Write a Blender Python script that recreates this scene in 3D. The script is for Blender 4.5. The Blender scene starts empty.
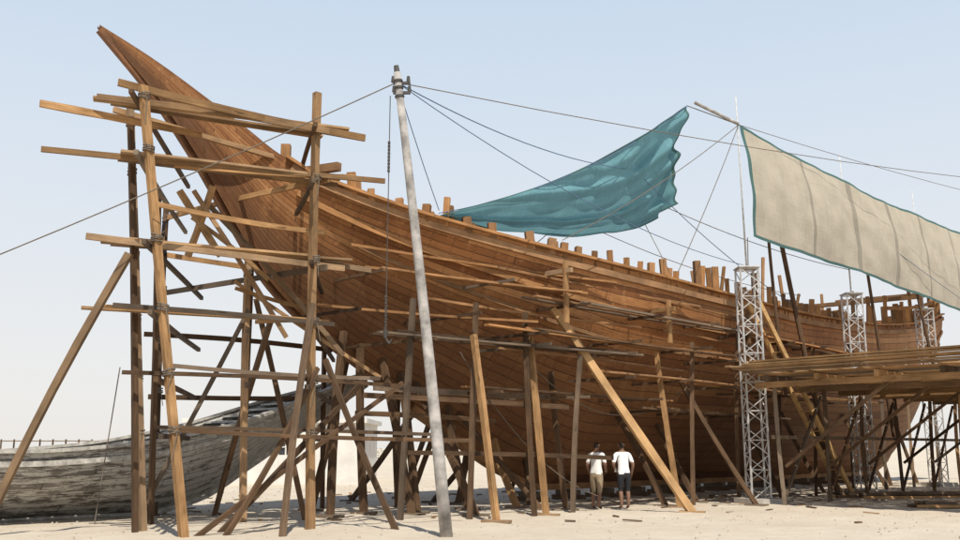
import bpy, math, random
from mathutils import Vector, Matrix, noise as mnoise
random.seed(7)
V=Vector
scene=bpy.context.scene
R=random.uniform
def gh(x,y):
    f=max(0,1-max(0,abs(x-4)-22)/6)*max(0,1-max(0,abs(y-30)-18)/4)
    if f<=0: return 0.0
    n=.5+.5*mnoise.noise(V((x*.45,y*.45,3)))+.35*mnoise.noise(V((x*1.9,y*1.9,7)))+.18*mnoise.noise(V((x*4.7,y*4.7,1)))
    return max(0,n)*.085*f

# ------------------------------------------------------------------ nodes
def newmat(name):
    m=bpy.data.materials.new(name); m.use_nodes=True
    nt=m.node_tree; b=nt.nodes['Principled BSDF']
    return m,nt,b
def N(nt,t,**kw):
    n=nt.nodes.new(t)
    for k,v in kw.items(): setattr(n,k,v)
    return n
def L(nt,a,b): nt.links.new(a,b)
def setin(nt,sock,v):
    if isinstance(v,bpy.types.NodeSocket): nt.links.new(v,sock)
    else: sock.default_value=v
def math_(nt,op,a,b=0.0,c=None):
    n=N(nt,'ShaderNodeMath',operation=op)
    setin(nt,n.inputs[0],a); setin(nt,n.inputs[1],b)
    if c is not None: setin(nt,n.inputs[2],c)
    return n.outputs[0]
def mix(nt,f,a,b,bt='MIX'):
    n=N(nt,'ShaderNodeMix',data_type='RGBA',blend_type=bt)
    setin(nt,n.inputs[0],f)
    setin(nt,n.inputs[6],a if isinstance(a,bpy.types.NodeSocket) else (*a,1))
    setin(nt,n.inputs[7],b if isinstance(b,bpy.types.NodeSocket) else (*b,1))
    return n.outputs[2]
def maprange(nt,v,a,b,c,d):
    n=N(nt,'ShaderNodeMapRange'); setin(nt,n.inputs[0],v)
    for i,x in enumerate((a,b,c,d)): n.inputs[i+1].default_value=x
    return n.outputs[0]
def noise(nt,vec,scale,detail=4,rough=.55,sc=(1,1,1)):
    mp=N(nt,'ShaderNodeMapping'); mp.inputs['Scale'].default_value=sc
    L(nt,vec,mp.inputs[0])
    n=N(nt,'ShaderNodeTexNoise'); n.inputs['Scale'].default_value=scale
    n.inputs['Detail'].default_value=detail; n.inputs['Roughness'].default_value=rough
    L(nt,mp.outputs[0],n.inputs['Vector'])
    return n.outputs['Fac']
def bump(nt,b,h,strength=.3,dist=.01):
    n=N(nt,'ShaderNodeBump'); n.inputs['Strength'].default_value=strength
    n.inputs['Distance'].default_value=dist
    L(nt,h,n.inputs['Height']); L(nt,n.outputs[0],b.inputs['Normal'])

def wood(name,c1,c2,var=(.6,1.3),rough=.85,grey=.5):
    m,nt,b=newmat(name)
    tc=N(nt,'ShaderNodeTexCoord')
    g=noise(nt,tc.outputs['UV'],2.0,6,.6,(1.2,16,1))
    g2=maprange(nt,g,.3,.7,0,1)
    col=mix(nt,g2,c1,c2)
    geo=N(nt,'ShaderNodeNewGeometry')
    r=geo.outputs['Random Per Island']
    k=maprange(nt,r,0,1,var[0],var[1])
    big=noise(nt,tc.outputs['Object'],1.3,4)
    k=math_(nt,'MULTIPLY',k,maprange(nt,big,.3,.7,.62,1.2))
    wn=N(nt,'ShaderNodeTexWhiteNoise',noise_dimensions='1D'); L(nt,r,wn.inputs['W'])
    gr=mix(nt,maprange(nt,wn.outputs[0],.4,1,0,grey),col,(.25,.21,.165))
    kn=noise(nt,tc.outputs['UV'],1.0,2,.5,(1.6,7,1))
    gr=mix(nt,maprange(nt,kn,.66,.72,0,.6),gr,tuple(x*.35 for x in c1))
    hsv=N(nt,'ShaderNodeHueSaturation'); L(nt,gr,hsv.inputs['Color']); L(nt,k,hsv.inputs['Value'])
    L(nt,hsv.outputs[0],b.inputs['Base Color'])
    b.inputs['Roughness'].default_value=rough
    b.inputs['Specular IOR Level'].default_value=.25
    bump(nt,b,g,.5,.015)
    return m
def plain(name,c,rough=.8,metal=0,ns=6,amp=.25,bs=.15):
    m,nt,b=newmat(name)
    tc=N(nt,'ShaderNodeTexCoord')
    n=noise(nt,tc.outputs['Object'],ns,5,.6)
    c2=tuple(max(0,x*(1-amp)) for x in c); c3=tuple(min(1,x*(1+amp*.6)) for x in c)
    L(nt,mix(nt,maprange(nt,n,.3,.7,0,1),c2,c3),b.inputs['Base Color'])
    b.inputs['Roughness'].default_value=rough; b.inputs['Metallic'].default_value=metal
    bump(nt,b,n,bs,.01)
    return m

M={}
M['scaf']=wood('scaffold_timber',(.27,.145,.06),(.47,.28,.13),(.55,1.25))
M['dark']=wood('weathered_timber',(.07,.04,.022),(.16,.095,.052),(.5,1.3))
M['fresh']=wood('fresh_sawn_timber',(.38,.22,.10),(.56,.36,.175),(.75,1.15),grey=.2)
M['rib']=wood('frame_timber',(.25,.12,.046),(.43,.225,.095),(.6,1.25),grey=.25)
M['rope']=plain('rope',(.17,.14,.11),.95)
M['bluerope']=plain('blue_rope',(.10,.17,.28),.9)
M['steel']=plain('galvanised_steel',(.55,.54,.52),.6,.0,8,.35)
M['concrete']=plain('concrete',(.42,.39,.35),.9)
M['polepaint']=plain('weathered_grey_pole',(.40,.375,.35),.85,0,3.5,.6,.5)
M['iron']=plain('dark_iron',(.06,.055,.05),.6)
M['white']=plain('white_render',(.70,.68,.64),.9,0,1.5,.15)
M['glass']=plain('dark_window',(.04,.045,.05),.2)
M['stone']=plain('pebble',(.42,.37,.30),.9)

def hullmat(name,cols,seam,aged=False):
    m,nt,b=newmat(name)
    tc=N(nt,'ShaderNodeTexCoord')
    sp=N(nt,'ShaderNodeSeparateXYZ'); L(nt,tc.outputs['UV'],sp.inputs[0])
    u,v0=sp.outputs[0],sp.outputs[1]
    wob=noise(nt,tc.outputs['UV'],.35,3,.5,(1,.4,1))
    v=math_(nt,'ADD',v0,maprange(nt,wob,.2,.8,-.22,.22))
    fl=math_(nt,'FLOOR',v); fr=math_(nt,'FRACT',v)
    w1=N(nt,'ShaderNodeTexWhiteNoise',noise_dimensions='1D'); L(nt,fl,w1.inputs['W'])
    uo=math_(nt,'DIVIDE',math_(nt,'ADD',u,math_(nt,'MULTIPLY',w1.outputs[0],31.0)),6.5)
    ufl=math_(nt,'FLOOR',uo); ufr=math_(nt,'FRACT',uo)
    cb=N(nt,'ShaderNodeCombineXYZ'); L(nt,fl,cb.inputs[0]); L(nt,ufl,cb.inputs[1])
    w2=N(nt,'ShaderNodeTexWhiteNoise',noise_dimensions='2D'); L(nt,cb.outputs[0],w2.inputs['Vector'])
    rp=N(nt,'ShaderNodeValToRGB'); L(nt,w2.outputs[0],rp.inputs[0])
    e=rp.color_ramp.elements
    e[0].color=(*cols[0],1); e[1].color=(*cols[-1],1)
    for i,c in enumerate(cols[1:-1]):
        x=e.new((i+1)/(len(cols)-1)); x.color=(*c,1)
    col=rp.outputs[0]
    g=noise(nt,tc.outputs['UV'],1.5,6,.65,(.9,5,1))
    col=mix(nt,maprange(nt,g,.35,.7,0,.55),col,tuple(x*.5 for x in cols[1]))
    st=noise(nt,tc.outputs['Object'],.55,6,.65,(1,1,.35))
    col=mix(nt,maprange(nt,st,.42,.68,0,.45),col,tuple(x*.55 for x in cols[0]))
    st2=noise(nt,tc.outputs['UV'],1.0,4,.6,(2.6,.12,1))
    col=mix(nt,maprange(nt,st2,.55,.75,0,.35),col,tuple(min(1,x*1.25) for x in cols[-1]))
    st3=noise(nt,tc.outputs['Object'],6,5,.7)
    col=mix(nt,maprange(nt,st3,.56,.7,0,.35),col,tuple(min(1,x*1.3) for x in cols[-1]))
    if not aged: # shade below the bilge painted into the lower strakes, fading out upward
        low_shade=maprange(nt,math_(nt,'ADD',v0,maprange(nt,st,.2,.8,-3,3)),8,17,.74,0)
        col=mix(nt,low_shade,col,(.082,.036,.017))
    if aged:
        pt=noise(nt,tc.outputs['UV'],1.3,8,.75,(1.2,.9,1))
        thr=maprange(nt,u,0,9,.20,.03)
        col=mix(nt,maprange(nt,math_(nt,'ADD',pt,thr),.50,.57,0,.92),col,(.50,.49,.46))
        pt2=noise(nt,tc.outputs['UV'],2.7,8,.75,(1.5,.7,1))
        col=mix(nt,maprange(nt,pt2,.56,.62,0,.7),col,(.11,.10,.09))
    d=math_(nt,'MINIMUM',fr,math_(nt,'SUBTRACT',1.0,fr))
    s1=math_(nt,'LESS_THAN',d,.045)
    d2=math_(nt,'MINIMUM',ufr,math_(nt,'SUBTRACT',1.0,ufr))
    s2=math_(nt,'LESS_THAN',d2,.0015)
    s=math_(nt,'MAXIMUM',s1,s2)
    ff=math_(nt,'FRACT',math_(nt,'MULTIPLY',u,1.8))
    n1=math_(nt,'LESS_THAN',math_(nt,'ABSOLUTE',math_(nt,'SUBTRACT',ff,.5)),.045)
    n2=math_(nt,'LESS_THAN',math_(nt,'ABSOLUTE',math_(nt,'SUBTRACT',math_(nt,'FRACT',math_(nt,'MULTIPLY',v,2.0)),.5)),.13)
    nn=math_(nt,'MULTIPLY',math_(nt,'MULTIPLY',n1,n2),.5)
    col=mix(nt,nn,col,seam)
    sv=noise(nt,tc.outputs['UV'],1.2,3,.6)
    col=mix(nt,math_(nt,'MULTIPLY',s,maprange(nt,sv,.3,.7,.35,.95)),col,seam)
    L(nt,col,b.inputs['Base Color'])
    b.inputs['Roughness'].default_value=.72 if not aged else .9
    b.inputs['Specular IOR Level'].default_value=.3
    hgt=math_(nt,'ADD',math_(nt,'MULTIPLY',math_(nt,'SUBTRACT',1.0,s),1.0),math_(nt,'ADD',math_(nt,'MULTIPLY',g,.5),math_(nt,'MULTIPLY',w2.outputs[0],.9)))
    bump(nt,b,hgt,.8,.03)
    return m
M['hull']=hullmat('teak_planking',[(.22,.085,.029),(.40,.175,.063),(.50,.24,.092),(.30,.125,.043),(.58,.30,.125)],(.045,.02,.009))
M['oldhull']=hullmat('weathered_tarred_planking',[(.09,.082,.073),(.17,.156,.14),(.24,.222,.20)],(.025,.023,.021),True)

# ------------------------------------------------------------------ mesh builder
class MB:
    def __init__(s): s.v=[];s.f=[];s.uv=[];s.m=[]
    def face(s,idx,uv,mi=0): s.f.append(idx); s.uv.append(uv); s.m.append(mi)
    def beam(s,a,b,w=.1,h=.1,mi=0,seg=1,bow=0.0,roll=0.0,up=None,w2=None,h2=None):
        a=V(a);b=V(b);d=(b-a); ln=d.length
        if ln<1e-5:return
        d.normalize()
        upv=V(up) if up else V((0,0,1))
        if abs(d.dot(upv))>.97: upv=V((.718,-.696,0))
        sx=d.cross(upv).normalized(); sy=sx.cross(d).normalized()
        if roll:
            q=Matrix.Rotation(roll,3,d); sx=q@sx; sy=q@sy
        w2=w2 or w; h2=h2 or h
        ou=R(0,50);ov=R(0,50)
        bd=(sx*R(-1,1)+sy*R(-1,1))*bow
        base=len(s.v)
        for i in range(seg+1):
            t=i/seg; p=a.lerp(b,t)+bd*math.sin(math.pi*t)
            j=1+(R(-.07,.07) if seg>2 else 0)
            ww=(w+(w2-w)*t)/2*j; hh=(h+(h2-h)*t)/2*j
            for cx,cy in ((-1,-1),(1,-1),(1,1),(-1,1)):
                s.v.append(p+sx*cx*ww+sy*cy*hh)
        per=[0,w,w+h,2*w+h,2*w+2*h]
        for i in range(seg):
            for k in range(4):
                k2=(k+1)%4
                u0=ou+ln*i/seg;u1=ou+ln*(i+1)/seg
                s.face([base+i*4+k,base+i*4+k2,base+(i+1)*4+k2,base+(i+1)*4+k],
                       [(u0,ov+per[k]),(u0,ov+per[k+1]),(u1,ov+per[k+1]),(u1,ov+per[k])],mi)
        e=base+seg*4
        s.face([base+3,base+2,base+1,base],[(ou,ov),(ou+w,ov),(ou+w,ov+h),(ou,ov+h)],mi)
        s.face([e,e+1,e+2,e+3],[(ou,ov),(ou+w,ov),(ou+w,ov+h),(ou,ov+h)],mi)
    def cyl(s,a,b,r0,r1=None,n=8,mi=0,seg=1,bow=0.0,bd=None,cap=True):
        a=V(a);b=V(b);d=b-a;ln=d.length
        if ln<1e-5:return
        d.normalize(); r1=r0 if r1 is None else r1
        upv=V((0,0,1)) if abs(d.z)<.95 else V((1,0,0))
        sx=d.cross(upv).normalized(); sy=sx.cross(d).normalized()
        bdv=V(bd) if bd else (sx*R(-1,1)+sy*R(-1,1))*bow
        ou=R(0,50);ov=R(0,50);base=len(s.v)
        for i in range(seg+1):
            t=i/seg; p=a.lerp(b,t)+bdv*4*t*(1-t); r=r0+(r1-r0)*t
            for k in range(n):
                an=2*math.pi*k/n
                s.v.append(p+sx*math.cos(an)*r+sy*math.sin(an)*r)
        for i in range(seg):
            for k in range(n):
                k2=(k+1)%n;u0=ou+ln*i/seg;u1=ou+ln*(i+1)/seg
                v0=ov+r0*6.28*k/n;v1=ov+r0*6.28*(k+1)/n
                s.face([base+i*n+k,base+i*n+k2,base+(i+1)*n+k2,base+(i+1)*n+k],[(u0,v0),(u0,v1),(u1,v1),(u1,v0)],mi)
        if cap:
            s.face([base+k for k in range(n)][::-1],[(ou,ov)]*n,mi)
            s.face([base+seg*n+k for k in range(n)],[(ou,ov)]*n,mi)
    def rope(s,a,b,r=.012,sag=0.0,mi=0):
        s.cyl(a,b,r,r,6,mi,14 if sag else 2,bd=(0,0,-sag))
    def box(s,c,sz,mi=0,rz=0):
        c=V(c);q=Matrix.Rotation(rz,3,'Z')
        s.beam(c+q@V((-sz[0]/2,0,0)),c+q@V((sz[0]/2,0,0)),sz[1],sz[2],mi)
    def build(s,name,mats,parent=None,smooth=False,origin=None):
        me=bpy.data.meshes.new(name)
        if origin is None:
            xs=[p.x for p in s.v];ys=[p.y for p in s.v];zs=[p.z for p in s.v]
            origin=V(((min(xs)+max(xs))/2,(min(ys)+max(ys))/2,min(zs)))
        if parent is not None: origin=V(parent.location)
        me.from_pydata([tuple(p-origin) for p in s.v],[],s.f)
        ul=me.uv_layers.new(name='UVMap')
        i=0
        for fu in s.uv:
            for uv in fu:
                ul.data[i].uv=uv;i+=1
        for mt in mats: me.materials.append(mt)
        me.polygons.foreach_set('material_index',s.m)
        if smooth: me.polygons.foreach_set('use_smooth',[True]*len(me.polygons))
        me.update()
        ob=bpy.data.objects.new(name,me); scene.collection.objects.link(ob)
        if parent is not None: ob.parent=parent
        else: ob.location=origin
        return ob
def empty(name,loc):
    e=bpy.data.objects.new(name,None); e.location=loc; e.empty_display_size=.3
    scene.collection.objects.link(e); return e

def curve(pts):
    xs=[p[0] for p in pts];ys=[p[1] for p in pts];n=len(xs)
    d=[(ys[i+1]-ys[i])/(xs[i+1]-xs[i]) for i in range(n-1)]
    m=[d[0]]+[0 if d[i-1]*d[i]<=0 else 2*d[i-1]*d[i]/(d[i-1]+d[i]) for i in range(1,n-1)]+[d[-1]]
    def f(x):
        if x<=xs[0]:return ys[0]
        if x>=xs[-1]:return ys[-1]
        i=0
        while x>xs[i+1]: i+=1
        h=xs[i+1]-xs[i];t=(x-xs[i])/h
        return ys[i]*(2*t**3-3*t**2+1)+m[i]*h*(t**3-2*t**2+t)+ys[i+1]*(-2*t**3+3*t**2)+m[i+1]*h*(t**3-t**2)
    return f
def sstep(a,b,x):
    t=min(1,max(0,(x-a)/(b-a)));return t*t*(3-2*t)

class Hull:
    def __init__(s,o,d,n,z0,z1,W,L,b0,b1,kt):
        s.o=V((o[0],o[1],0));s.d=V((d[0],d[1],0));s.n=V((n[0],n[1],0))
        s.z0=curve(z0);s.z1=curve(z1);s.W=curve(W);s.L=L;s.b0=b0;s.b1=b1;s.kt=kt
    def at(s,a,w,z): 
        p=s.o+s.d*a+s.n*w; return V((p.x,p.y,z))
    def hw(s,a,t):
        t=min(1,max(0,t)); b=sstep(s.b0,s.b1,a)
        f=(1-b)*t**.95+b*(1-(1-t)**1.9)**.85
        kt=min(s.kt,s.W(a)); return kt+(s.W(a)-kt)*f
    def pt(s,a,t,side=1,off=0):
        z0=s.z0(a);z1=s.z1(a)
        return s.at(a,side*(s.hw(a,t)+off),z0+(z1-z0)*t)
    def atz(s,a,z,side=1,off=0):
        t=(z-s.z0(a))/(s.z1(a)-s.z0(a)); return s.pt(a,t,side,off) if 0<=t<=1 else s.at(a,side*(s.hw(a,t)+off),z)
    def shell(s,ns,nt,strakes,mat,name,parent):
        mb=MB()
        for side in (1,-1):
            base=len(mb.v)
            for i in range(ns+1):
                a=s.L*(i/ns)**1.15
                for j in range(nt+1): mb.v.append(s.pt(a,j/nt,side))
            for i in range(ns):
                a0=s.L*(i/ns)**1.15;a1=s.L*((i+1)/ns)**1.15
                for j in range(nt):
                    q=[base+i*(nt+1)+j,base+(i+1)*(nt+1)+j,base+(i+1)*(nt+1)+j+1,base+i*(nt+1)+j+1]
                    uv=[(a0,j/nt*strakes),(a1,j/nt*strakes),(a1,(j+1)/nt*strakes),(a0,(j+1)/nt*strakes)]
                    uv=[(x+(40 if side<0 else 0),y) for x,y in uv]
                    if side<0:q=q[::-1];uv=uv[::-1]
                    mb.face(q,uv)
        for j in range(nt):
            z=len(mb.v)
            mb.v+= [s.pt(s.L,j/nt,1),s.pt(s.L,j/nt,-1),s.pt(s.L,(j+1)/nt,-1),s.pt(s.L,(j+1)/nt,1)]
            mb.face([z,z+1,z+2,z+3],[(0,j/2),(6,j/2),(6,j/2+.5),(0,j/2+.5)])
        return mb.build(name,[mat],parent,smooth=True)
    def sweep(s,mb,a0,a1,n,fn,w,h,mi=0):
        ou=R(0,30);base=len(mb.v)
        pts=[fn(a0+(a1-a0)*i/n) for i in range(n+1)]
        for i,p in enumerate(pts):
            d=(pts[min(n,i+1)]-pts[max(0,i-1)]).normalized()
            sx=d.cross(V((0,0,1))).normalized(); sy=sx.cross(d).normalized()
            for cx,cy in ((-1,-1),(1,-1),(1,1),(-1,1)): mb.v.append(p+sx*cx*w/2+sy*cy*h/2)
        ln=0
        for i in range(n):
            l2=ln+(pts[i+1]-pts[i]).length
            for k in range(4):
                k2=(k+1)%4
                mb.face([base+i*4+k,base+i*4+k2,base+(i+1)*4+k2,base+(i+1)*4+k],[(ou+ln,k*.2),(ou+ln,k*.2+.2),(ou+l2,k*.2+.2),(ou+l2,k*.2)],mi)
            ln=l2
        e=base+n*4
        mb.face([base+3,base+2,base+1,base],[(0,0)]*4,mi); mb.face([e,e+1,e+2,e+3],[(0,0)]*4,mi)

# ------------------------------------------------------------------ the dhow
D=Hull((-8.1,18.5),(.696,.718),(.718,-.696),
  [(0,10.36),(1.22,9.3),(2.39,8.0),(3.5,6.55),(4.5,5.35),(6,4.3),(7.6,3.45),(10.1,2.2),(12.5,1.05),(14.2,.55),(38,.5),(40.5,1.0),(42.5,2.6),(43.5,4.2)],
  [(0,10.42),(1.17,10.02),(2.56,9.4),(3.4,8.95),(4.2,8.35),(4.9,7.85),(5.6,7.55),(7.5,7.05),(11,6.65),(17.5,6.4),(24,6.3),(30,6.5),(36,7.1),(43.5,8.4)],
  [(0,.05),(1.5,.13),(3,.26),(3.8,.5),(4.6,1.0),(5.4,1.6),(7.5,2.6),(11,3.5),(16,3.9),(26,3.95),(35,3.5),(43.5,2.5)],43.5,5,15,.16)
ship=empty('wooden_dhow',D.at(20,0,0))
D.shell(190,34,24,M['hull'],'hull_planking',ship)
mb=MB()
D.sweep(mb,0.02,9.0,60,lambda a:D.at(a,0,D.z0(a)-.02),.13+.0,.12,1)
D.sweep(mb,9.0,43.4,80,lambda a:D.at(a,0,D.z0(a)-.06),.30,.26,0)
for side in (1,-1):
    D.sweep(mb,4.3,43.4,90,lambda a:D.pt(a,1,side,.0)+V((0,0,.035)),.30,.07)
    D.sweep(mb,4.4,43.4,90,lambda a:D.pt(a,.955,side,.05),.10,.17)
    D.sweep(mb,4.6,43.4,90,lambda a:D.pt(a,.80,side,.035),.08,.14)
    D.sweep(mb,6.0,43.4,90,lambda a:D.pt(a,.66,side,.02),.05,.10)
M['stem']=plain('oiled_stem_timber',(.20,.085,.033),.7,0,5,.4)
mb.build('keel_stem_and_wales',[M['rib'],M['stem']],ship)
mb=MB()
for i in range(80):
    a0=4.6+38.8*i/80;a1=4.6+38.8*(i+1)/80
    b=len(mb.v)
    mb.v+=[D.at(a0,-D.W(a0)*.8+.1,D.z1(a0)-.9),D.at(a0,D.W(a0)*.8-.1,D.z1(a0)-.9),D.at(a1,D.W(a1)*.8-.1,D.z1(a1)-.9),D.at(a1,-D.W(a1)*.8+.1,D.z1(a1)-.9)]
    mb.face([b,b+1,b+2,b+3],[(0,a0),(7,a0),(7,a1),(0,a1)])
mb.build('deck',[M['dark']],ship)
mb=MB()
for side in (1,-1):
    a=5.6
    while a<43:
        h=R(.20,.40)+(.06 if a>9 else 0)
        if random.random()<.14: h+=R(.15,.4)
        if 17<a<21: h+=R(.1,.3)
        if a>30: h+=R(0,.5)
        p=D.pt(a,1,side,-.06)
        if random.random()>.07:
            mb.beam(p-V((0,0,.12)),p+V((R(-.06,.06),R(-.06,.06),h)),R(.11,.2),R(.13,.22),roll=.8+R(-.35,.35))
            if random.random()<.3: mb.beam(p-V((0,0,.12))+D.d*.2,p+D.d*.22+V((R(-.06,.06),R(-.06,.06),h*R(.5,.95))),R(.1,.15),R(.12,.18),roll=.8+R(-.35,.35))
        a+=R(.38,.70)
for a,w,h in ((4.6,.3,.75),(4.9,.6,.35),(5.3,-.6,.6),(6.1,1.0,.5)):
    p=D.at(a,w,D.z1(a)-.5); mb.beam(p,p+V((0,0,.5+h)),.2,.22,roll=.8)
mb.beam(D.at(4.7,-1.0,8.25),D.at(5.3,1.5,8.15),.16,.2)
for a in (29,31,33,35.2,37,39,41,43):
    for side in (1,-1):
        p=D.pt(a,1,side,-.1); mb.beam(p-V((0,0,.1)),p+V((R(-.1,.1),R(-.1,.1),R(1.0,1.9))),.12,.12,roll=.8)
for z,a0,a1 in ((.75,33,43),(1.2,35,43.4)):
    for side in (1,-1):
        D.sweep(mb,a0,a1,10,lambda a:D.pt(a,1,side,.0)+V((0,0,z)),.06,.16)
for a in (35,37.5,40,42.5):
    mb.beam(D.pt(a,1,1,0)+V((0,0,1.2)),D.pt(a,1,-1,0)+V((0,0,1.3)),.14,.14)
for a,lean in ((20.5,.3),(22.0,-.4),(24,.2),(26.5,-.3),(28,.5)):
    p=D.at(a,R(1,3),5.6); mb.beam(p,p+V((lean,lean*.3,R(2,3))),.10,.10,roll=.8,bow=.03,seg=3)
mb.build('frames_and_stanchions',[M['rib']],ship)
for i in range(15):
    a=13.8+i*1.75
    k=MB(); z=0.02
    for q in range(2):
        hh=.16
        k.beam(D.at(a,-.55+R(-.05,.05),z+hh/2),D.at(a,.55+R(-.05,.05),z+hh/2),.3,hh-.004) if q%2==0 else k.beam(D.at(a,-.4,z+hh/2),D.at(a,.4,z+hh/2),.24,hh-.004)
        z+=hh
    k.build('keel_block',[M['dark']])

# ------------------------------------------------------------------ weathered boat
O=Hull((-3.3,27),(-.75,-.66),(.66,-.75),
  [(0,3.45),(1.2,2.7),(2.4,1.95),(3.5,1.25),(5,.4),(6.5,.12),(14,.08)],
  [(0,3.68),(1.2,3.3),(2.42,2.92),(5,2.1),(7.4,1.65),(9.7,1.5),(14,1.6)],
  [(0,.12),(1.2,.6),(2.5,1.15),(5,1.65),(8,1.85),(14,1.5)],14,1.5,7,.1)
ob_=empty('weathered_boat',O.at(7,0,0))
O.shell(90,18,11,M['oldhull'],'hull_planking',ob_)
M['oldwood']=plain('grey_weathered_wood',(.46,.44,.40),.9,0,7,.5)
mb=MB()
for side in (1,-1):
    O.sweep(mb,0.2,13.9,50,lambda a:O.pt(a,1,side,.02)+V((0,0,.03)),.16,.07)
    O.sweep(mb,0.4,13.9,50,lambda a:O.pt(a,.84,side,.03),.06,.11)
O.sweep(mb,0,13.9,50,lambda a:O.at(a,0,O.z0(a)-.03),.18,.2)
for i in range(24):
    a=.5+i*.5
    mb.beam(O.at(a,-O.W(a)+.05,O.z1(a)-.12),O.at(a,O.W(a)-.05,O.z1(a)-.12),.44,.05)
mb.build('rails_keel_and_deck',[M['oldwood']],ob_)

# ------------------------------------------------------------------ bow scaffold
sc=empty('timber_scaffold',(-4.8,19.5,0))
mb=MB(); lash=MB()
S=dict(seg=6,bow=.06)
posts=[((-5.2,17,0),(-6.49,17,8.45),.145),((-6.45,18.5,0),(-7.32,18.5,8.8),.12),((-3.34,19,0),(-3.5,19,9.1),.145),
       ((-5.04,20.5,0),(-5.2,20.5,5.8),.12),((-7.6,22.5,0),(-7.8,22.5,7.6),.11),((-5.9,23.8,0),(-6.0,24,7.7),.11),
       ((-3.6,17.6,0),(-3.3,18.2,4.4),.10),((-4.2,25.6,0),(-4.3,25.6,6.6),.1),((-6.9,20.2,0),(-7.2,20.2,7.3),.1)]
for a,b,w in posts: mb.beam(a,b,w,w*.9,0 if w>.115 else 1,**S)
mb.beam((-6.5,18.2,0),(-7.2,18.3,8.3),.1,.1,1,**S)
hz=[((-6.98,17,8.53),(-2.5,19.4,8.22),.06,.15),((-7.5,17.3,8.35),(-3.2,18.9,8.2),.05,.13),((-8.45,17,8.1),(-5.9,18.9,8.12),.06,.14),
    ((-8.37,17.05,7.2),(-2.06,19.5,7.28),.06,.11),((-6.2,18.2,7.25),(-2.7,19.6,7.4),.06,.10),((-7.6,18.4,8.5),(-4.4,21.5,8.3),.1,.11),
    ((-7.38,17.05,5.5),(-2.9,19.6,5.37),.06,.12),((-7.0,18.3,5.6),(-2.4,20.2,5.45),.05,.11),((-6.2,17.1,6.15),(-3.4,19.8,6.2),.05,.10),
    ((-6.8,17.1,4.2),(-3.0,19.1,4.1),.05,.09),((-6.54,17.1,2.96),(-1.7,20,2.9),.05,.08),((-6.2,18.3,3.2),(-2.2,20.6,3.1),.05,.08),
    ((-5.57,17.08,1.92),(-.2,20.3,1.76),.08,.08),((-6.3,18.4,2.0),(-1.0,21.6,1.9),.07,.07),
    ((-7.7,22.4,7.2),(-3.2,19.1,7.2),.06,.12),((-7.7,22.4,5.3),(-3.2,19.1,5.3),.06,.12),
    ((-8.0,22.4,6.3),(-5.0,24.6,6.2),.06,.12),((-8.1,22.4,4.3),(-4.0,25.2,4.2),.06,.12),((-7.9,22.4,2.8),(-4.0,25.2,2.9),.06,.12)]
for i,(a,b,w,h) in enumerate(hz): mb.beam(a,b,w,h,1 if i in (9,10,11,12,13,15,17,18) else 0,seg=5,bow=.06)
for z in (8.3,7.1,5.4,4.1,2.9,1.9):
    x=-5.2-1.29*z/8.45
    mb.beam((x-.1,16.6,z-.1),(-7.0 if z<6 else -7.5,23.2,z-.1),.08,.09,1,seg=3,bow=.03)
    mb.beam((-3.4,18.4,z-.12),(-4.2+R(-.2,.2),25.9 if z<6 else 21.2,z-.12),.08,.09,1,seg=3,bow=.03)
for z,n in ((7.2,3),(5.5,4),(8.3,3),(4.15,2)):
    for i in range(n):
        mb.beam((-6.9+R(-.8,.2),17.5+i*.26,z+.09+.01*i),(-3.4+R(-.4,.7),19.3+i*.26,z+.07+.01*i),.22,.045,2 if random.random()<.3 else 0,seg=3,bow=.02)
dg=[((-9.0,17.4,0),(-6.6,17.2,5.2),.1,0),((-6.0,18.9,6.9),(-4.1,19.7,3.9),.07,0),((-5.8,19.4,6.7),(-3.0,20.5,3.6),.08,0),((-5.4,20.2,5.2),(-2.3,21.6,3.2),.06,0),
    ((-6.3,18.9,6.9),(-5.5,19.4,5.6),.1,2),((-5.6,18.9,7.0),(-6.2,19.4,5.6),.1,2),((-5.1,17.2,0),(-1.7,20.6,3.0),.07,1),
    ((-4.6,17.4,0),(-3.3,19,3.2),.07,1),((-7.3,20.3,0),(-5.1,20.4,4.6),.07,1),((-6.4,18.6,5.4),(-7.7,22.2,7.2),.07,1),((-1.6,18.6,0),(-3.2,19.3,3.4),.08,1),
    ((-4.9,18.1,.0),(-2.6,21,3.1),.08,1),((-3.9,21.5,0),(-5.2,21.4,5.0),.09,1),((-6.3,22.8,.0),(-4.7,20.8,4.4),.09,1),
    ((-6.1,19.2,6.4),(-4.6,20.0,5.2),.06,2),((-5.3,19.9,5.0),(-3.7,20.4,4.6),.06,0),((-4.9,20.2,4.3),(-3.4,20.9,4.4),.06,0)]
for a,b,w,mi in dg: mb.beam(a,b,w,w*1.3,mi,**S)
mb.build('poles_and_boards',[M['scaf'],M['dark'],M['fresh']],sc)
for (a,b,w) in posts[:5]:
    for z in (1.92,2.96,4.15,5.45,7.2,8.25):
        if z<b[2]-.1:
            t=z/b[2]; p=V(a).lerp(V(b),t)
            for k in range(4):
                r=w*.74
                z0=-.06+.035*k+R(-.01,.01); tl=R(-.04,.04)
                q=[p+V((math.cos(t2)*r,math.sin(t2)*r,z0+tl*math.cos(t2))) for t2 in [j*math.pi/4 for j in range(9)]]
                for j in range(8): lash.cyl(q[j],q[j+1],.013,.013,5,cap=False)
            if random.random()<.5: lash.rope(p+V((w*.6,-w*.6,-.05)),p+V((w*.6+R(-.1,.1),-w*.7,-R(.25,.6))),.009)
lash.build('rope_lashings',[M['rope']],sc)

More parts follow.
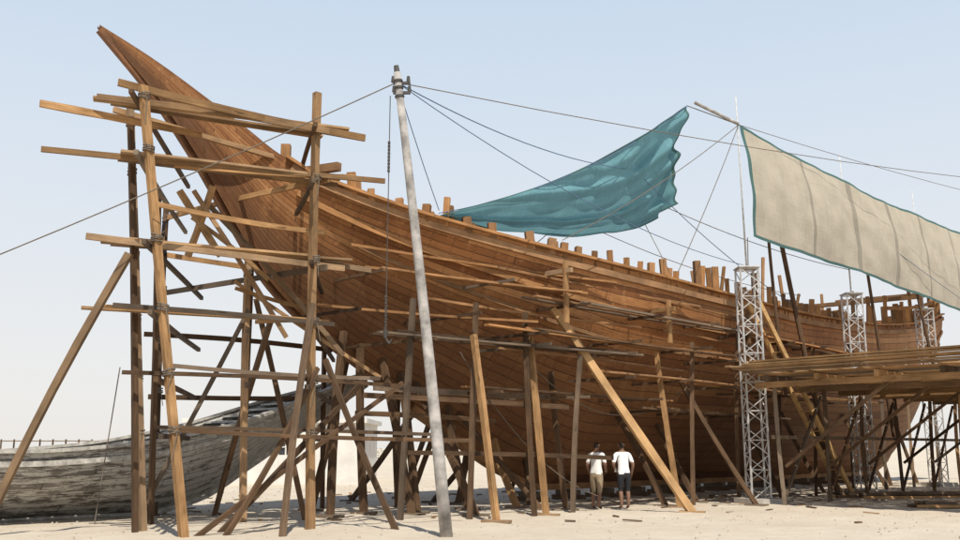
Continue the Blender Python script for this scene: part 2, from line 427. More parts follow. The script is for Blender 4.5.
# ------------------------------------------------------------------ hull side staging
st=empty('hull_staging',D.at(15,4.5,0))
mb=MB()
def sp(a,off,z): return D.at(a,D.W(a)+off,z)
runs=[(5.2,5.65,11.2,.25),(10.2,5.25,18.8,.3),(18,5.1,27,.3),(4.6,4.75,9.5,.3),(9,4.45,17.5,.45),(16.5,4.2,26,.4),(6.0,4.15,13,.5),(12,3.5,20,.3),(19,3.4,28,.4),(8,3.0,15,.1),(14,2.7,22,.0)]
for a0,z,a1,off in runs:
    for i in range(random.choice((2,3))):
        da=R(-.8,.8);dz=R(-.05,.05)
        mb.beam(sp(a0+da,off+i*.24,z+dz+.01*i),sp(a1+R(-.5,.5),off+i*.24,z-.12+dz),R(.14,.2),R(.04,.06),random.choice((1,3,3,1)),seg=4,bow=.05)
    k=a0+.6
    while k<a1:
        q=D.atz(k,z-.1); mb.beam(q,sp(k+R(-.15,.15),off+.75,z-.1+R(-.05,.05)),.06,.07,1)
        k+=R(2.2,3.2)
for z,a0,a1 in ((6.15,5.5,13),(5.9,9,17),(5.7,14,22),(5.0,7,14),(3.9,9,16),(4.8,15,24)):
    mb.beam(sp(a0,.12,z+.1),sp(a1,.15,z-.1),.04,.06,3,seg=4,bow=.06)
up=[(6.6,.9,.5,5.0,1),(8.1,1.0,.5,5.0,1),(9.6,1.2,.3,4.9,1),(11.05,.9,.6,3.9,1),(15.9,.9,.5,4.6,1),(18.4,.9,.6,5.3,1),(21,.9,.6,5.2,1),(23.5,.9,.6,5.2,1),(26.5,.9,.6,5.4,1),(29.5,1,.6,5.4,1),(33,1,.6,5.8,0),(37,1,.6,6,1)]
for a,o0,o1,z,mi in up:
    mb.beam(D.at(a-.3,D.W(a)+o0-.4,0),sp(a,o1,z),.11,.11,mi,seg=5,bow=.07,roll=.4)
for a,z0,z1 in ((10.7,4.7,6.3),(14.8,4.5,5.7),(19.2,4.3,5.9)):
    mb.beam(sp(a,.5,z0),sp(a,.5,z1),.15,.07,0)
    mb.beam(D.atz(a,z1-.25),sp(a,.7,z1-.25),.09,.12,0)
mb.build('staging_timbers',[M['scaf'],M['dark'],M['fresh'],M['rib']],st)

# ------------------------------------------------------------------ shores (props)
def prop(a,b,w,h,mat,pads=True):
    k=MB(); k.beam(a,b,w,h,0,seg=6,bow=.06,roll=.3)
    if pads: k.beam(V(a)+V((-.3,.1,.0)),V(a)+V((.3,-.1,.0)),.22,.06,0)
    k.build('shoring_prop',[M[mat]])
prop((5.18,23.5,.06),(1.9,23.9,5.15),.16,.19,'fresh')
prop((.35,20.6,.06),(-.15,21.8,4.2),.12,.14,'scaf')
prop((1.55,22.6,.06),(1.25,23.2,4.3),.13,.14,'scaf')
prop((7.6,26.4,.06),(5.7,26.9,3.6),.12,.12,'dark')
prop((5.3,25.5,.06),(4.9,25.9,4.2),.12,.12,'scaf')
prop((2.2,24.6,.06),(1.9,25.1,3.6),.12,.12,'dark')
for a in (15,17.2,19.4,22,24.5,27,30,33,36):
    prop(D.at(a+R(-.4,.4),D.W(a)-.2+R(-.3,.5),.06),D.atz(a,2.6+R(-.3,.5)),.12,.13,'dark')
for a in (10,12.5,15,18,21,24,27,30,33,36):
    prop(D.at(a+R(-.4,.4),-D.W(a)-.5,.06),D.atz(a,3.0+R(-.3,.5),-1),.12,.13,'dark')
for a,w,mt in ((6.4,.3,'dark'),(7.2,-.5,'dark'),(8.2,.5,'dark'),(9.0,-.3,'dark'),(9.8,.6,'dark'),(10.6,-.6,'dark'),(11.5,.9,'scaf'),(12.2,-.8,'dark'),(8.7,1.3,'dark'),(7.6,.9,'dark'),(10.2,1.2,'dark'),(11.8,-.3,'dark'),(12.8,.6,'dark'),(6.9,.1,'dark')):
    z=D.z0(a)+.35
    prop(D.at(a+R(-.9,.9),w*2.2+R(-.3,.3),.06),D.atz(a,z,1 if w>0 else -1),.14,.15,mt)
k=MB()
k.beam((-2.6,20.8,2.75),(2.2,23.6,2.6),.1,.12,0,seg=3,bow=.03)
k.beam((-2.4,21.2,2.95),(1.8,24.4,2.9),.06,.14,0,seg=3,bow=.03)
k.beam((-1.6,20.9,1.5),(3.4,24.4,1.35),.08,.1,0,seg=3,bow=.03)
k.beam((-2.9,22.0,2.4),(.4,24.9,2.3),.07,.12,0,seg=3,bow=.03)
k.build('shoring_tie_beams',[M['dark']])

# ------------------------------------------------------------------ utility pole
pl=empty('utility_pole',(-.59,17.3,0))
mb=MB()
base=V((-.59,17.3,-.05));top=V((-1.63,17.3,8.85))
mb.cyl(base,top,.118,.072,14,0,6,bd=(.03,0,0))
mb.build('shaft',[M['polepaint']],pl,smooth=True)
mb=MB()
ax=(top-base).normalized()
for f in (-.18,-.32,-.5): 
    q=top+ax*f; mb.cyl(q-ax*.02,q+ax*.02,.095,.095,14,0)
mb.beam(top+ax*-.22+V((-.1,0,0)),top+ax*-.22+V((.24,0,0)),.06,.05)
mb.beam(top+ax*-.42+V((-.12,0,0)),top+ax*-.42+V((.22,0,0)),.06,.05)
for dx in (.2,-.1):
    for f in (-.2,-.4): mb.cyl(top+ax*f+V((dx,0,0)),top+ax*f+V((dx,0,.12)),.04,.03,8)
mb.cyl(top,top+V((-.02,0,.14)),.06,.05,10)
mb.build('insulators_and_bands',[M['iron']],pl)
mb=MB()
h0=top+V((-.12,-.05,-.5))
mb.rope(h0,V((h0.x,17.2,3.95)),.010)
for i in range(9):
    z=7.4-i*.07; mb.cyl((h0.x,17.2,z),(h0.x,17.2,z-.05),.028,.028,6)
for i in range(12):
    z=4.4-i*.06; mb.cyl((h0.x+(.012 if i%2 else -.012),17.2,z),(h0.x,17.2,z-.045),.024,.024,6)
mb.cyl((h0.x,17.2,3.75),(h0.x,17.2,3.6),.05,.03,8); mb.cyl((h0.x,17.2,3.6),(h0.x+.07,17.2,3.5),.02,.02,6); mb.cyl((h0.x+.07,17.2,3.5),(h0.x+.12,17.2,3.58),.018,.01,6)
mb.build('hanging_chain_and_hook',[M['iron']],pl)

# ------------------------------------------------------------------ lattice towers and shade cloth
TW=[((8.0,27.5),6.9,11.45),((13.5,33.5),7.1,11.5),((19.2,40),7.5,11.9),((25.4,47),7.8,12.4)]
for (x,y),h,mh in TW:
    e=empty('lattice_tower',(x,y,0)); mb=MB(); w=.27
    cs=[V((x+cx*w,y+cy*w,0)) for cx,cy in ((-1,-1),(1,-1),(1,1),(-1,1))]
    for c in cs: mb.beam(c+V((0,0,.1)),c+V((0,0,h)),.042,.042)
    n=int(h/.42); dz=(h-.2)/n
    for i in range(n+1):
        z=.15+i*dz
        for k in range(4):
            a=cs[k]+V((0,0,z));b=cs[(k+1)%4]+V((0,0,z))
            if i%2==0: mb.beam(a,b,.022,.022)
            if i<n:
                b2=cs[(k+1)%4]+V((0,0,z+dz)); a2=cs[k]+V((0,0,z+dz))
                mb.beam(a,b2,.024,.024) if i%2==0 else mb.beam(b,a2,.024,.024)
    mb.beam(V((x-w-.05,y,h)),V((x+w+.05,y,h)),.65,.03)
    mb.build('lattice',[M['steel']],e)
    mb=MB(); mb.box((x,y,.09),(1.0,1.0,.2),0,.4); mb.build('concrete_foot',[M['concrete']],e)
    mb=MB(); mb.cyl((x,y,h),(x-.05,y,mh+.9),.03,.018,8); mb.build('mast',[M['steel']],e,smooth=True)

def clothmat(name,c,trans,fold=.4):
    m,nt,b=newmat(name)
    tc=N(nt,'ShaderNodeTexCoord')
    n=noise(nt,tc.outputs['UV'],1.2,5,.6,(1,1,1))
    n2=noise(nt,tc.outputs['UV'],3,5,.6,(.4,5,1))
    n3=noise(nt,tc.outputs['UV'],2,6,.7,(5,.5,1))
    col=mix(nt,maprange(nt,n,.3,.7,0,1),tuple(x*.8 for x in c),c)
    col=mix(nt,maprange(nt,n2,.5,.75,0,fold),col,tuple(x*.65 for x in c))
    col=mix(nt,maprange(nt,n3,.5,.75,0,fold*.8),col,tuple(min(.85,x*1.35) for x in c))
    L(nt,col,b.inputs['Base Color']); b.inputs['Roughness'].default_value=.8
    b.inputs['Specular IOR Level'].default_value=.2
    tr=N(nt,'ShaderNodeBsdfTranslucent'); L(nt,col,tr.inputs[0])
    mx=N(nt,'ShaderNodeMixShader'); mx.inputs[0].default_value=trans
    out=nt.nodes['Material Output']
    L(nt,b.outputs[0],mx.inputs[1]);L(nt,tr.outputs[0],mx.inputs[2]);L(nt,mx.outputs[0],out.inputs[0])
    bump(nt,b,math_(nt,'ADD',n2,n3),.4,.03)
    return m
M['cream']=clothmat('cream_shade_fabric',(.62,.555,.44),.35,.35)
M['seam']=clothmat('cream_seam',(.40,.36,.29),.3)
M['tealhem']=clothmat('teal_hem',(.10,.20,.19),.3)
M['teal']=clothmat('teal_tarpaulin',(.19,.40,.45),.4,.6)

def grid(fn,nu,nv,name,mats,mf,parent=None,uvs=(8,4)):
    mb=MB()
    for i in range(nu+1):
        for j in range(nv+1): mb.v.append(V(fn(i/nu,j/nv)))
    for i in range(nu):
        for j in range(nv):
            q=[i*(nv+1)+j,(i+1)*(nv+1)+j,(i+1)*(nv+1)+j+1,i*(nv+1)+j+1]
            mb.face(q,[(i/nu*uvs[0],j/nv*uvs[1]),((i+1)/nu*uvs[0],j/nv*uvs[1]),((i+1)/nu*uvs[0],(j+1)/nv*uvs[1]),(i/nu*uvs[0],(j+1)/nv*uvs[1])],mf((i+.5)/nu,(j+.5)/nv))
    return mb.build(name,mats,parent,smooth=True)
topp=curve([(0,11.4),(1,11.35),(2,11.75),(3,12.3)])
cx=curve([(0,8.0),(1,13.6),(2,19.2),(3,25.4)]); cy=curve([(0,27.45),(1,33.45),(2,39.9),(3,46.9)])
def cloth(u,v):
    q=u*3; k=q-math.floor(q) if q<3 else 1
    sag=-.08*math.sin(math.pi*k)
    zt=topp(q)+sag; zb=7.8+.12*q/3-.06*math.sin(math.pi*k)
    z=zt+(zb-zt)*v
    bel=.22*math.sin(math.pi*v)*(.5+.5*math.sin(math.pi*k))+.03*math.sin(q*9+v*4)*v+.014*math.sin(q*31+v*3)+.016*math.sin(q*14-v*17)
    return (cx(q)+.718*bel+.55*v*.3, cy(q)-.696*bel-.3*v,z)
def cmf(u,v):
    if v<.018 or v>.972 or u<.009: return 1
    if any(abs(u-s)<.0045 for s in (.167,1/3,.5,.667,.83)): return 2
    return 0
grid(cloth,120,36,'shade_cloth',[M['cream'],M['tealhem'],M['seam']],cmf,uvs=(24,4))
lo=[V((-.97,22,7.12)),V((.3,24,7.25)),V((1.85,25.5,7.45)),V((3.7,27.5,7.95)),V((5.1,28,8.35)),V((5.8,28,8.9))]
lx=curve([(i/5,p.x) for i,p in enumerate(lo)]);ly=curve([(i/5,p.y) for i,p in enumerate(lo)]);lz=curve([(i/5,p.z) for i,p in enumerate(lo)])
def tarp(u,v):
    a=V((-.97,22,7.15)).lerp(V((6.3,27,11.85)),u)+V((0,0,-.45*math.sin(math.pi*u)))
    b=V((lx(u),ly(u),lz(u)))
    p=a.lerp(b,v); w=u
    bel=-.35*math.sin(math.pi*v)*math.sin(math.pi*min(1,u*1.1))
    f=.10*math.sin(u*26+v*5+2*math.sin(v*3))*w+.05*math.sin(u*47-v*7)*w*(.3+v)+.06*math.sin(u*9-v*14)+.05*math.sin(v*22+u*16)*w
    f+=.05*math.sin(v*34-u*10+2*math.sin(u*7))*min(1,u*2)
    if u>.75: f+=.24*math.sin((u-.75)*48+v*2.0)*(u-.75)*4*(.4+.6*v)
    return (p.x+f*.8,p.y-f*.9,p.z+bel+f*.15)
grid(tarp,150,54,'teal_tarpaulin',[M['teal'],M['tealhem']],lambda u,v:1 if (v<.012 or v>.988 or u>.99) else 0,uvs=(8,4))
k=MB(); k.cyl((6.55,27,11.95),(7.98,27.45,11.42),.055,.05,8,0,2); k.build('spar',[M['polepaint']])

# ------------------------------------------------------------------ rigging ropes
rg=empty('rigging_ropes',(2,22,8))
mb=MB()
pt_=top+V((0,0,-.2))
m1=V((7.98,27.45,11.4))
rr=[(pt_,(-13.5,15.5,2.6),.012,.15,0),(pt_,(4.6,26.6,9.7),.012,.35,1),(pt_,(40,46,14.6),.010,.9,0),(pt_,(-1.0,22.1,7.3),.010,.05,1),
 (m1,(2.1,23.2,6.8),.012,.2,0),(m1,(5.6,25.9,6.5),.012,.1,0),(m1,(24,44,7.8),.012,.2,1),(m1,(6.3,27,11.85),.014,.0,0),
 ((4.6,26.6,9.7),(11,32,6.4),.012,.3,1),((3.7,27.5,8.0),(12,34.5,7.2),.011,.25,0),((5.8,28,8.9),(13.5,33.5,8.0),.012,.2,0),((6.3,27,11.8),(-1,22,7.2),.012,.5,1),
 (pt_,(7.9,27.5,7.0),.010,.5,1),((1.9,25.5,7.5),(1.2,24.3,6.7),.012,.0,0),((5.1,28,8.35),(5.5,26.4,6.5),.012,0,0),(m1,(45,60,16),.01,.6,0)]
for a,b,r,sg,mi in rr: mb.rope(a,b,r,sg,mi)
mb.rope((8.02,27.3,7.8),(8.02,27.4,6.9),.015,0,0)
mb.rope(D.atz(10.5,4.0,1,.5),D.atz(17,3.6,1,.6),.015,1.3,0)
mb.rope(D.atz(9,4.0,1,.5),(3.0,24.5,.4),.012,.6,0)
mb.rope((-8.0,20,0),(-7.7,20,3.3),.012,0,0)
mb.build('ropes',[M['rope'],M['bluerope']],rg)

# ------------------------------------------------------------------ raised platform at right
pf=empty('raised_platform',(12,28,0))
c0=V((8.05,26.4,0)); d=V((.696,.718,0)); n=V((.718,-.696,0))
def pp(a,w,z): return c0+d*a+n*w+V((0,0,z))
mb=MB()
for i in range(0,38):
    mb.beam(pp(i*.52,-.15+R(-.15,.1),3.62+R(-.01,.01)),pp(i*.52+R(-.03,.03),7.2,3.62),.46,.045,random.choice((0,0,1,0)))
for w in (.15,1.6,3.2,4.8,6.6): mb.beam(pp(-.3,w,3.5),pp(20,w,3.5),.12,.16,random.choice((0,1)),seg=3,bow=.03)
for a in (-.12,2.6,5.4,8.2,11,14,17): mb.beam(pp(a,-.25,3.33),pp(a,7.2,3.33),.12,.16,0,seg=2,bow=.02)
for i in range(6): mb.beam(pp(-.35-.02*i,-.5+R(-.3,.3),3.70+.055*i),pp(-.3-.1*i,R(5.5,8),3.70+.055*i),.2,.045,random.choice((0,2,0)),seg=2,bow=.02)
for i in range(5): mb.beam(pp(-.6+R(0,.5),-.3-.14*i,3.72+.04*i),pp(R(5,12),-.2-.14*i,3.74+.04*i),.16,.05,random.choice((0,1,0)),seg=2,bow=.02)
for i in range(14): mb.beam(pp(R(0,3),R(0,5),3.74+R(0,.1)),pp(R(4,9),R(0,6),3.74+R(0,.15)),.12,.06,random.choice((0,2)),seg=2,bow=.02)
for a,w in ((.3,.2),(3.2,.2),(6,.2),(9,.2),(12,.2),(15,.2),(18,.2),(6,3.2),(9,3.2),(12,3.2),(15,3.2),(3.4,7.0),(6,7.0),(9,7),(.3,7.0)):
    mb.beam(pp(a,w,0),pp(a+R(-.15,.15),w+R(-.1,.1),3.4),.11,.11,random.choice((0,1,1)),seg=4,bow=.06,roll=.5)
for a in (0.3,3.2,6,9,12): 
    mb.beam(pp(a,.3,1.1),pp(a-.1,3.3,3.3),.08,.08,1)
    mb.beam(pp(a+.1,.2,.3),pp(a+2.8,.2,3.2),.06,.09,1)
mb.beam(pp(0,.1,1.9),pp(18,.1,1.9),.07,.1,1,seg=3,bow=.04)
mb.build('platform_timbers',[M['scaf'],M['dark'],M['fresh']],pf)

M['yellow']=wood('new_pine',(.50,.30,.12),(.64,.42,.19),(.9,1.1),grey=.05)
ld=empty('wooden_ladder',(12.2,31.5,0)); mb=MB()
lb=V((12.0,31.2,0));lt=V((8.55,28.9,6.1)); sd=(lt-lb).cross(V((0,0,1))).normalized()
for q in (-.22,.22): mb.beam(lb+sd*q,lt+sd*q,.08,.15,0,seg=3,bow=.01)
for i in range(1,20):
    p=lb.lerp(lt,i/20); mb.beam(p-sd*.27,p+sd*.27,.09,.035,0)
mb.build('rails_and_rungs',[M['yellow']],ld)
for a,b,r in (((11.6,31.0,0),(10.2,31.2,9.3),.08),((9.6,29.5,3.2),(9.3,29.4,8.6),.05),((15.5,35.5,2),(14.9,35.3,8.4),.06),((19,38.6,3.4),(18.2,38.4,8.1),.06)):
    k=MB(); k.cyl(a,b,r*1.2,r,8,0,4,bow=.05); k.build('leaning_pole',[M['dark']])

k=MB()
for i in range(11):
    p=V((13.6+R(-.5,.5),31.3-.16*(i%6),.08+.09*(i//6)))
    k.beam(p+V((-2.0,-.4,0)),p+V((2.6+R(0,1),.3,0)),.14,.08,random.choice((0,1)),seg=2,bow=.02)
k.build('timber_stack',[M['scaf'],M['dark']])
k=MB()
for i in range(9):
    p=V((12.6+R(-.3,.3),25.8-.15*(i%5),.09+.08*(i//5)))
    k.beam(p+V((-.9,.2,0)),p+V((1.6,-.25,0)),.13,.07,random.choice((0,1)),seg=2,bow=.02)
k.build('timber_stack',[M['scaf'],M['dark']])
k=MB()
for i in range(110):
    x=R(-10,16);y=R(20,34) if i<60 else R(25,33); a=R(0,3.14); l=R(.1,.5)
    p=V((x,y,gh(x,y)+.02)); q=V((math.cos(a)*l,math.sin(a)*l,R(-.005,.02)))
    k.beam(p,p+q,R(.03,.10),R(.02,.04),random.choice((0,1,1)))
k.build('timber_offcuts',[M['scaf'],M['dark'],M['fresh']])
k=MB()
for i in range(1800):
    x=R(-14,20);y=R(16,40); r=R(.012,.045); z=gh(x,y)
    k.cyl((x,y,z-.02),(x+R(-.01,.01),y,z+r*R(.4,.9)),r,r*.5,5)
k.build('pebbles',[M['stone']],smooth=False)

# ------------------------------------------------------------------ white building
wb=empty('white_building',(-8.5,44,0)); mb=MB()
x0,x1,y0,y1,h=-13.0,-5.2,42.0,48.0,2.7
wins=[-11.2,-8.6]
T=.25
def wall(a,b,c,d,e,f,mi=0):
    mb.beam(((a+b)/2,(c+d)/2,e),((a+b)/2,(c+d)/2,f),abs(b-a),abs(d-c),mi,up=(0,1,0))
prev=x0
for wx in wins:
    wall(prev,wx-.3,y0,y0+T,0,h); wall(wx-.3,wx+.3,y0+.002,y0+T,0,1.3); wall(wx-.3,wx+.3,y0+.002,y0+T,2.0,h); prev=wx+.3
wall(prev,x1,y0,y0+T,0,h)
wall(x0,x0+T,y0+T,y1,0,h);wall(x1-T,x1,y0+T,y1,0,h);wall(x0+T,x1-T,y1-T,y1,0,h)
wall(x0-.2,x1+.2,y0-.2,y1+.2,h,h+.2)
mb.build('walls_and_roof',[M['white']],wb)
mb=MB()
for wx in wins: wall(wx-.3,wx+.3,y0+.12,y0+.16,1.3,2.0)
mb.build('window_glass',[M['glass']],wb)
mb=MB()
for wx in wins:
    wall(wx-.03,wx+.03,y0+.06,y0+.11,1.3,2.0)
    wall(wx-.3,wx+.3,y0+.05,y0+.10,1.62,1.67)
mb.build('window_frames',[M['white']],wb)
k=MB()
for i in range(30):
    x=-75+i*1.5; k.beam((x,110,0),(x,110,2.6),.15,.15)
k.beam((-75,110,2.4),(-31,110,2.4),.12,.12); k.beam((-75,110,1.4),(-31,110,1.4),.1,.1)
k.build('distant_fence',[M['dark']])
M['leaf']=plain('shrub_leaves',(.07,.09,.045),.9)
k=MB()
for c in range(26):
    cxx=R(-70,-10);cyy=R(125,150);rad=R(.5,1.4)
    for i in range(60):
        a=R(0,6.28);r=rad*R(.1,1); z=R(.1,1.0)*rad*1.2
        p=V((cxx+math.cos(a)*r,cyy+math.sin(a)*r,z)); b=len(k.v)
        k.v+=[p+V((R(-.25,.25),R(-.2,.2),R(-.2,.2))) for _ in range(3)]
        k.face([b,b+1,b+2],[(0,0),(1,0),(1,1)])
k.build('distant_shrubs',[M['leaf']])

# ------------------------------------------------------------------ people
def person(name,loc,rz,skin,shirt,shorts,hair,pose):
    e=empty(name,loc); e.rotation_euler=(0,0,rz)
    P=pose
    vs=[];ed=[];rad=[]
    def a(co,r,par=None):
        vs.append(co);rad.append(r if isinstance(r,tuple) else (r,r)); i=len(vs)-1
        if par is not None: ed.append((par,i))
        return i
    ln=P.get('lean',0)
    pel=a((0,0,.95),(.165,.12)); w=a((0,-ln*.2,1.08),(.15,.11),pel); ch=a((0,-ln*.6,1.3),(.17,.125),w)
    up_=a((0,-ln*.85,1.43),(.12,.09),ch); nk=a((0,-ln*1.0-.01,1.51),(.058,.058),up_); hb=a((0,-ln*1.1-.02,1.58),(.065,.07),nk)
    hc=a((0,-ln*1.2-.02,1.65),(.078,.098),hb); a((0,-ln*1.25-.01,1.73),(.06,.075),hc)
    hands=[]
    for sgn,el,wr in ((1,P['el_r'],P['wr_r']),(-1,P['el_l'],P['wr_l'])):
        sh=a((sgn*.19,-ln*.8,1.41),(.072,.072),up_)
        e1=a((sgn*el[0],el[1]-ln*.6,el[2]),(.048,.048),sh); w1=a((sgn*wr[0],wr[1]-ln*.6,wr[2]),(.03,.032),e1)
        dv=(V(vs[w1])-V(vs[e1])).normalized(); pm=V(vs[w1])+dv*.07
        a(tuple(pm),(.022,.036),w1); hands.append((sgn,pm,dv))
    for sgn,kn,an in ((1,P['kn_r'],P['an_r']),(-1,P['kn_l'],P['an_l'])):
        hp=a((sgn*.095,0,.86),(.105,.105),pel); th=a((sgn*.1,(kn[1])*.5,.7),(.098,.1),hp); k1=a((sgn*.105,kn[1],kn[2]),(.062,.065),th)
        cf=a((sgn*.105,(kn[1]*.6+an[1]*.4)+.02,kn[2]*.62+an[2]*.38),(.055,.058),k1)
        a1=a((sgn*.105,an[1],an[2]),(.038,.04),cf); f1=a((sgn*.11,an[1]-.08,an[2]-.045),(.036,.03),a1); a((sgn*.115,an[1]-.17,an[2]-.055),(.032,.022),f1)
    def skin_mesh(vs,ed,rad,root,sub=2):
        me=bpy.data.meshes.new('tmp'); me.from_pydata(vs,ed,[]); ob=bpy.data.objects.new('tmp',me); scene.collection.objects.link(ob)
        m=ob.modifiers.new('Skin','SKIN')
        sv=me.skin_vertices[0].data
        for i,r in enumerate(rad): sv[i].radius=r; sv[i].use_root=(i==root)
        s=ob.modifiers.new('S','SUBSURF'); s.levels=sub; s.render_levels=sub
        dg=bpy.context.evaluated_depsgraph_get(); dg.update()
        m2=bpy.data.meshes.new_from_object(ob.evaluated_get(dg)); bpy.data.objects.remove(ob); return m2
    me=skin_mesh(vs,ed,rad,0)
    ms=[plain(name+'_skin',skin,.6,0,20,.08),plain(name+'_shirt',shirt,.9,0,9,.08),plain(name+'_shorts',shorts,.9,0,9,.15),plain(name+'_hair',hair,.8,0,30,.2),plain(name+'_shoes',(.10,.07,.05),.7)]
    for m in ms: me.materials.append(m)
    for p in me.polygons:
        c=p.center; p.use_smooth=True
        arm=abs(c.x)>.2 and c.z<1.22 or (abs(c.x)>.19 and c.z<1.16)
        if c.z>1.675 or (c.z>1.58 and c.y>-ln*1.2+.015): mi=3
        elif c.z>1.475: mi=0
        elif arm: mi=0
        elif c.z>.93: mi=1
        elif c.z>.47+P.get('sh',0): mi=2
        elif c.z<.075: mi=4
        else: mi=0
        if abs(c.x)>.2 and c.z<1.0: mi=0
        p.material_index=mi
    ob=bpy.data.objects.new('body',me); scene.collection.objects.link(ob); ob.parent=e
    for sgn,pm,dv in hands:
        sx=V((0,-1,0)); sx=(sx-dv*sx.dot(dv)).normalized(); nrm=dv.cross(sx).normalized()*(1 if sgn>0 else -1)
        fv=[];fe=[];fr=[]
        for fi,(o,l) in enumerate(((-.028,.055),(-.01,.072),(.009,.078),(.027,.068))):
            b=pm+sx*o+dv*.01; i=len(fv)
            fv+=[tuple(b),tuple(b+dv*(.02+l*.5)),tuple(b+dv*(.012+l*.8)-nrm*sgn*.02),tuple(b+dv*(.01+l)-nrm*sgn*.04)]
            fe+=[(i,i+1),(i+1,i+2),(i+2,i+3)];fr+=[(.0095,.0095),(.009,.009),(.008,.008),(.007,.007)]
        i=len(fv); b=pm-dv*.03+sx*.03
        fv+=[tuple(b),tuple(b+sx*.025+dv*.03),tuple(b+sx*.028+dv*.06)];fe+=[(i,i+1),(i+1,i+2)];fr+=[(.012,.012),(.010,.010),(.008,.008)]
        f=skin_mesh(fv,fe,fr,0,1)
        f.materials.append(ms[0])
        o=bpy.data.objects.new('fingers',f); scene.collection.objects.link(o); o.parent=e
    mb=MB(); hy=-ln*1.2-.02
    mb.beam((0,hy-.085,1.665),(0,hy-.112,1.635),.018,.02,0,w2=.03,h2=.02)
    for sg in (-1,1):
        mb.cyl((sg*.075,hy+.01,1.66),(sg*.088,hy+.015,1.66),.028,.022,8,0)
        mb.cyl((sg*.03,hy-.08,1.668),(sg*.03,hy-.094,1.668),.011,.008,8,1)
    mb.beam((-.024,hy-.088,1.605),(.024,hy-.088,1.605),.012,.01,2)
    dark=plain(name+'_eyes',(.03,.02,.02),.4); lip=plain(name+'_lips',(.3,.12,.1),.6)
    o=mb.build('face',[ms[0],dark,lip],None,smooth=True,origin=V((0,0,0))); o.parent=e
    return e
person('man_in_khaki_shorts',(3.08,25.3,gh(3.08,25.3)-.005),math.radians(150),(.20,.10,.06),(.80,.80,.78),(.30,.23,.15),(.02,.015,.01),
  dict(lean=.04,el_r=(.25,.05,1.15),wr_r=(.24,-.08,.93),el_l=(.26,.03,1.15),wr_l=(.20,-.16,1.0),kn_r=(0,-.05,.5),an_r=(0,.0,.1),kn_l=(0,.03,.5),an_l=(0,.12,.1),sh=-.03))
person('man_in_dark_shorts',(3.80,25.2,gh(3.8,25.2)-.005),math.radians(195),(.22,.12,.075),(.80,.81,.82),(.015,.015,.02),(.03,.02,.015),
  dict(lean=.10,el_r=(.29,.04,1.16),wr_r=(.16,-.14,1.0),el_l=(.27,.06,1.15),wr_l=(.26,-.04,.92),kn_r=(0,-.02,.5),an_r=(0,.03,.1),kn_l=(0,-.03,.5),an_l=(0,.0,.1)))

# ------------------------------------------------------------------ ground
m,nt,b=newmat('pale_sand')
tc=N(nt,'ShaderNodeTexCoord'); oc=tc.outputs['Object']
n1=noise(nt,oc,.25,6,.6); n2=noise(nt,oc,2.2,8,.7); n3=noise(nt,oc,14,6,.7)
col=mix(nt,maprange(nt,n1,.35,.65,0,1),(.54,.465,.365),(.62,.55,.445))
col=mix(nt,maprange(nt,n2,.45,.7,0,.5),col,(.47,.39,.29))
col=mix(nt,maprange(nt,n3,.58,.72,0,.4),col,(.36,.29,.21))
L(nt,col,b.inputs['Base Color']); b.inputs['Roughness'].default_value=.95
h=math_(nt,'ADD',math_(nt,'MULTIPLY',n2,1.0),math_(nt,'MULTIPLY',n3,.35)); bump(nt,b,h,.7,.12)
mb=MB()
xs=[-3000,-600,-150,-60,-30]+[ -24+i*.25 for i in range(225)]+[36,60,150,600,3000]
ys=[-50,0,6]+[8+i*.3 for i in range(147)]+[56,80,120,250,700,4000]
for x in xs:
    for y in ys: mb.v.append(V((x,y,gh(x,y))))
ny=len(ys)
for i in range(len(xs)-1):
    for j in range(ny-1):
        mb.face([i*ny+j,(i+1)*ny+j,(i+1)*ny+j+1,i*ny+j+1],[(0,0)]*4)
mb.build('ground',[m],origin=V((0,0,0)),smooth=True)

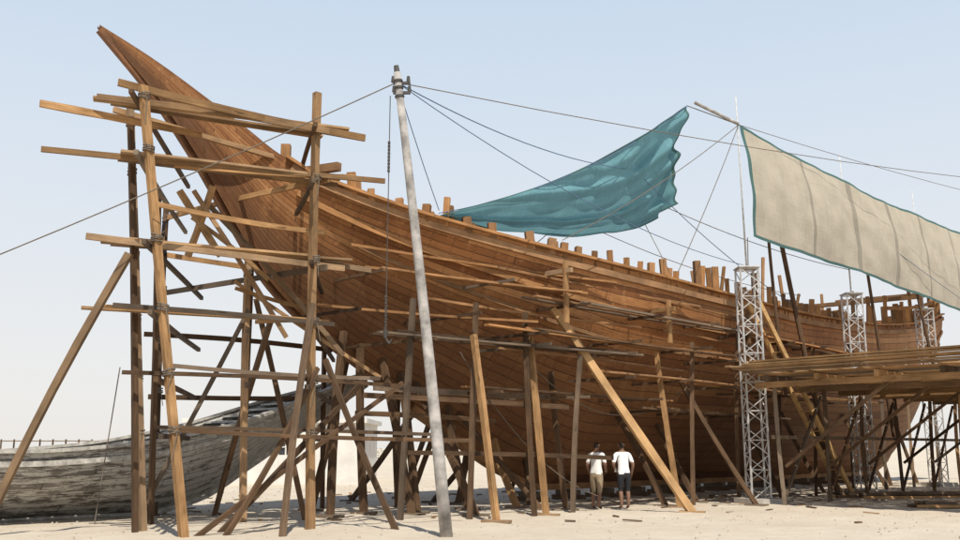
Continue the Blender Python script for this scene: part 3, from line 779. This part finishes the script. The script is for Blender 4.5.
# ------------------------------------------------------------------ light
sd=V((.10,-.46,0)).normalized(); el=math.radians(59)
sv=V((sd.x*math.cos(el),sd.y*math.cos(el),math.sin(el)))
sun=bpy.data.lights.new('sun','SUN'); sun.energy=5.0; sun.angle=math.radians(.5); sun.color=(1,.93,.82)
so=bpy.data.objects.new('sun',sun); so.rotation_euler=sv.to_track_quat('Z','Y').to_euler(); so.location=(0,0,30); scene.collection.objects.link(so)
w=bpy.data.worlds.new('World'); scene.world=w; w.use_nodes=True; nt=w.node_tree
sky=N(nt,'ShaderNodeTexSky',sky_type='NISHITA'); sky.sun_disc=False; sky.sun_elevation=el; sky.sun_rotation=math.atan2(sd.x,sd.y)
sky.air_density=1.0; sky.dust_density=2.0; sky.ozone_density=1.0
tc=N(nt,'ShaderNodeTexCoord'); sp_=N(nt,'ShaderNodeSeparateXYZ'); L(nt,tc.outputs['Generated'],sp_.inputs[0])
rp=N(nt,'ShaderNodeValToRGB'); L(nt,sp_.outputs[2],rp.inputs[0]); e=rp.color_ramp.elements
e[0].position=0;e[0].color=(.92,.89,.85,1); e[1].position=1;e[1].color=(.10,.17,.32,1)
for p,c in ((.12,(.86,.87,.88)),(.28,(.76,.83,.91)),(.45,(.64,.76,.90)),(.56,(.32,.43,.60))):
    x=e.new(p); x.color=(*c,1)
# dusty haze: scattered white light, bright near the horizon, deeper blue overhead
vm=N(nt,'ShaderNodeVectorMath',operation='SCALE'); L(nt,rp.outputs[0],vm.inputs[0]); vm.inputs['Scale'].default_value=1/.12
bg=nt.nodes['Background']; bg.inputs[1].default_value=.12
L(nt,mix(nt,.9,sky.outputs[0],vm.outputs[0]),bg.inputs[0])

cam=bpy.data.cameras.new('camera'); co=bpy.data.objects.new('camera',cam); scene.collection.objects.link(co)
cam.lens=35; cam.sensor_width=36; cam.clip_end=6000
co.location=(0,0,1.6); co.rotation_euler=(math.radians(90+10.8),0,0)
scene.camera=co
scene.view_settings.view_transform='Standard'; scene.view_settings.look='None'; scene.view_settings.exposure=0
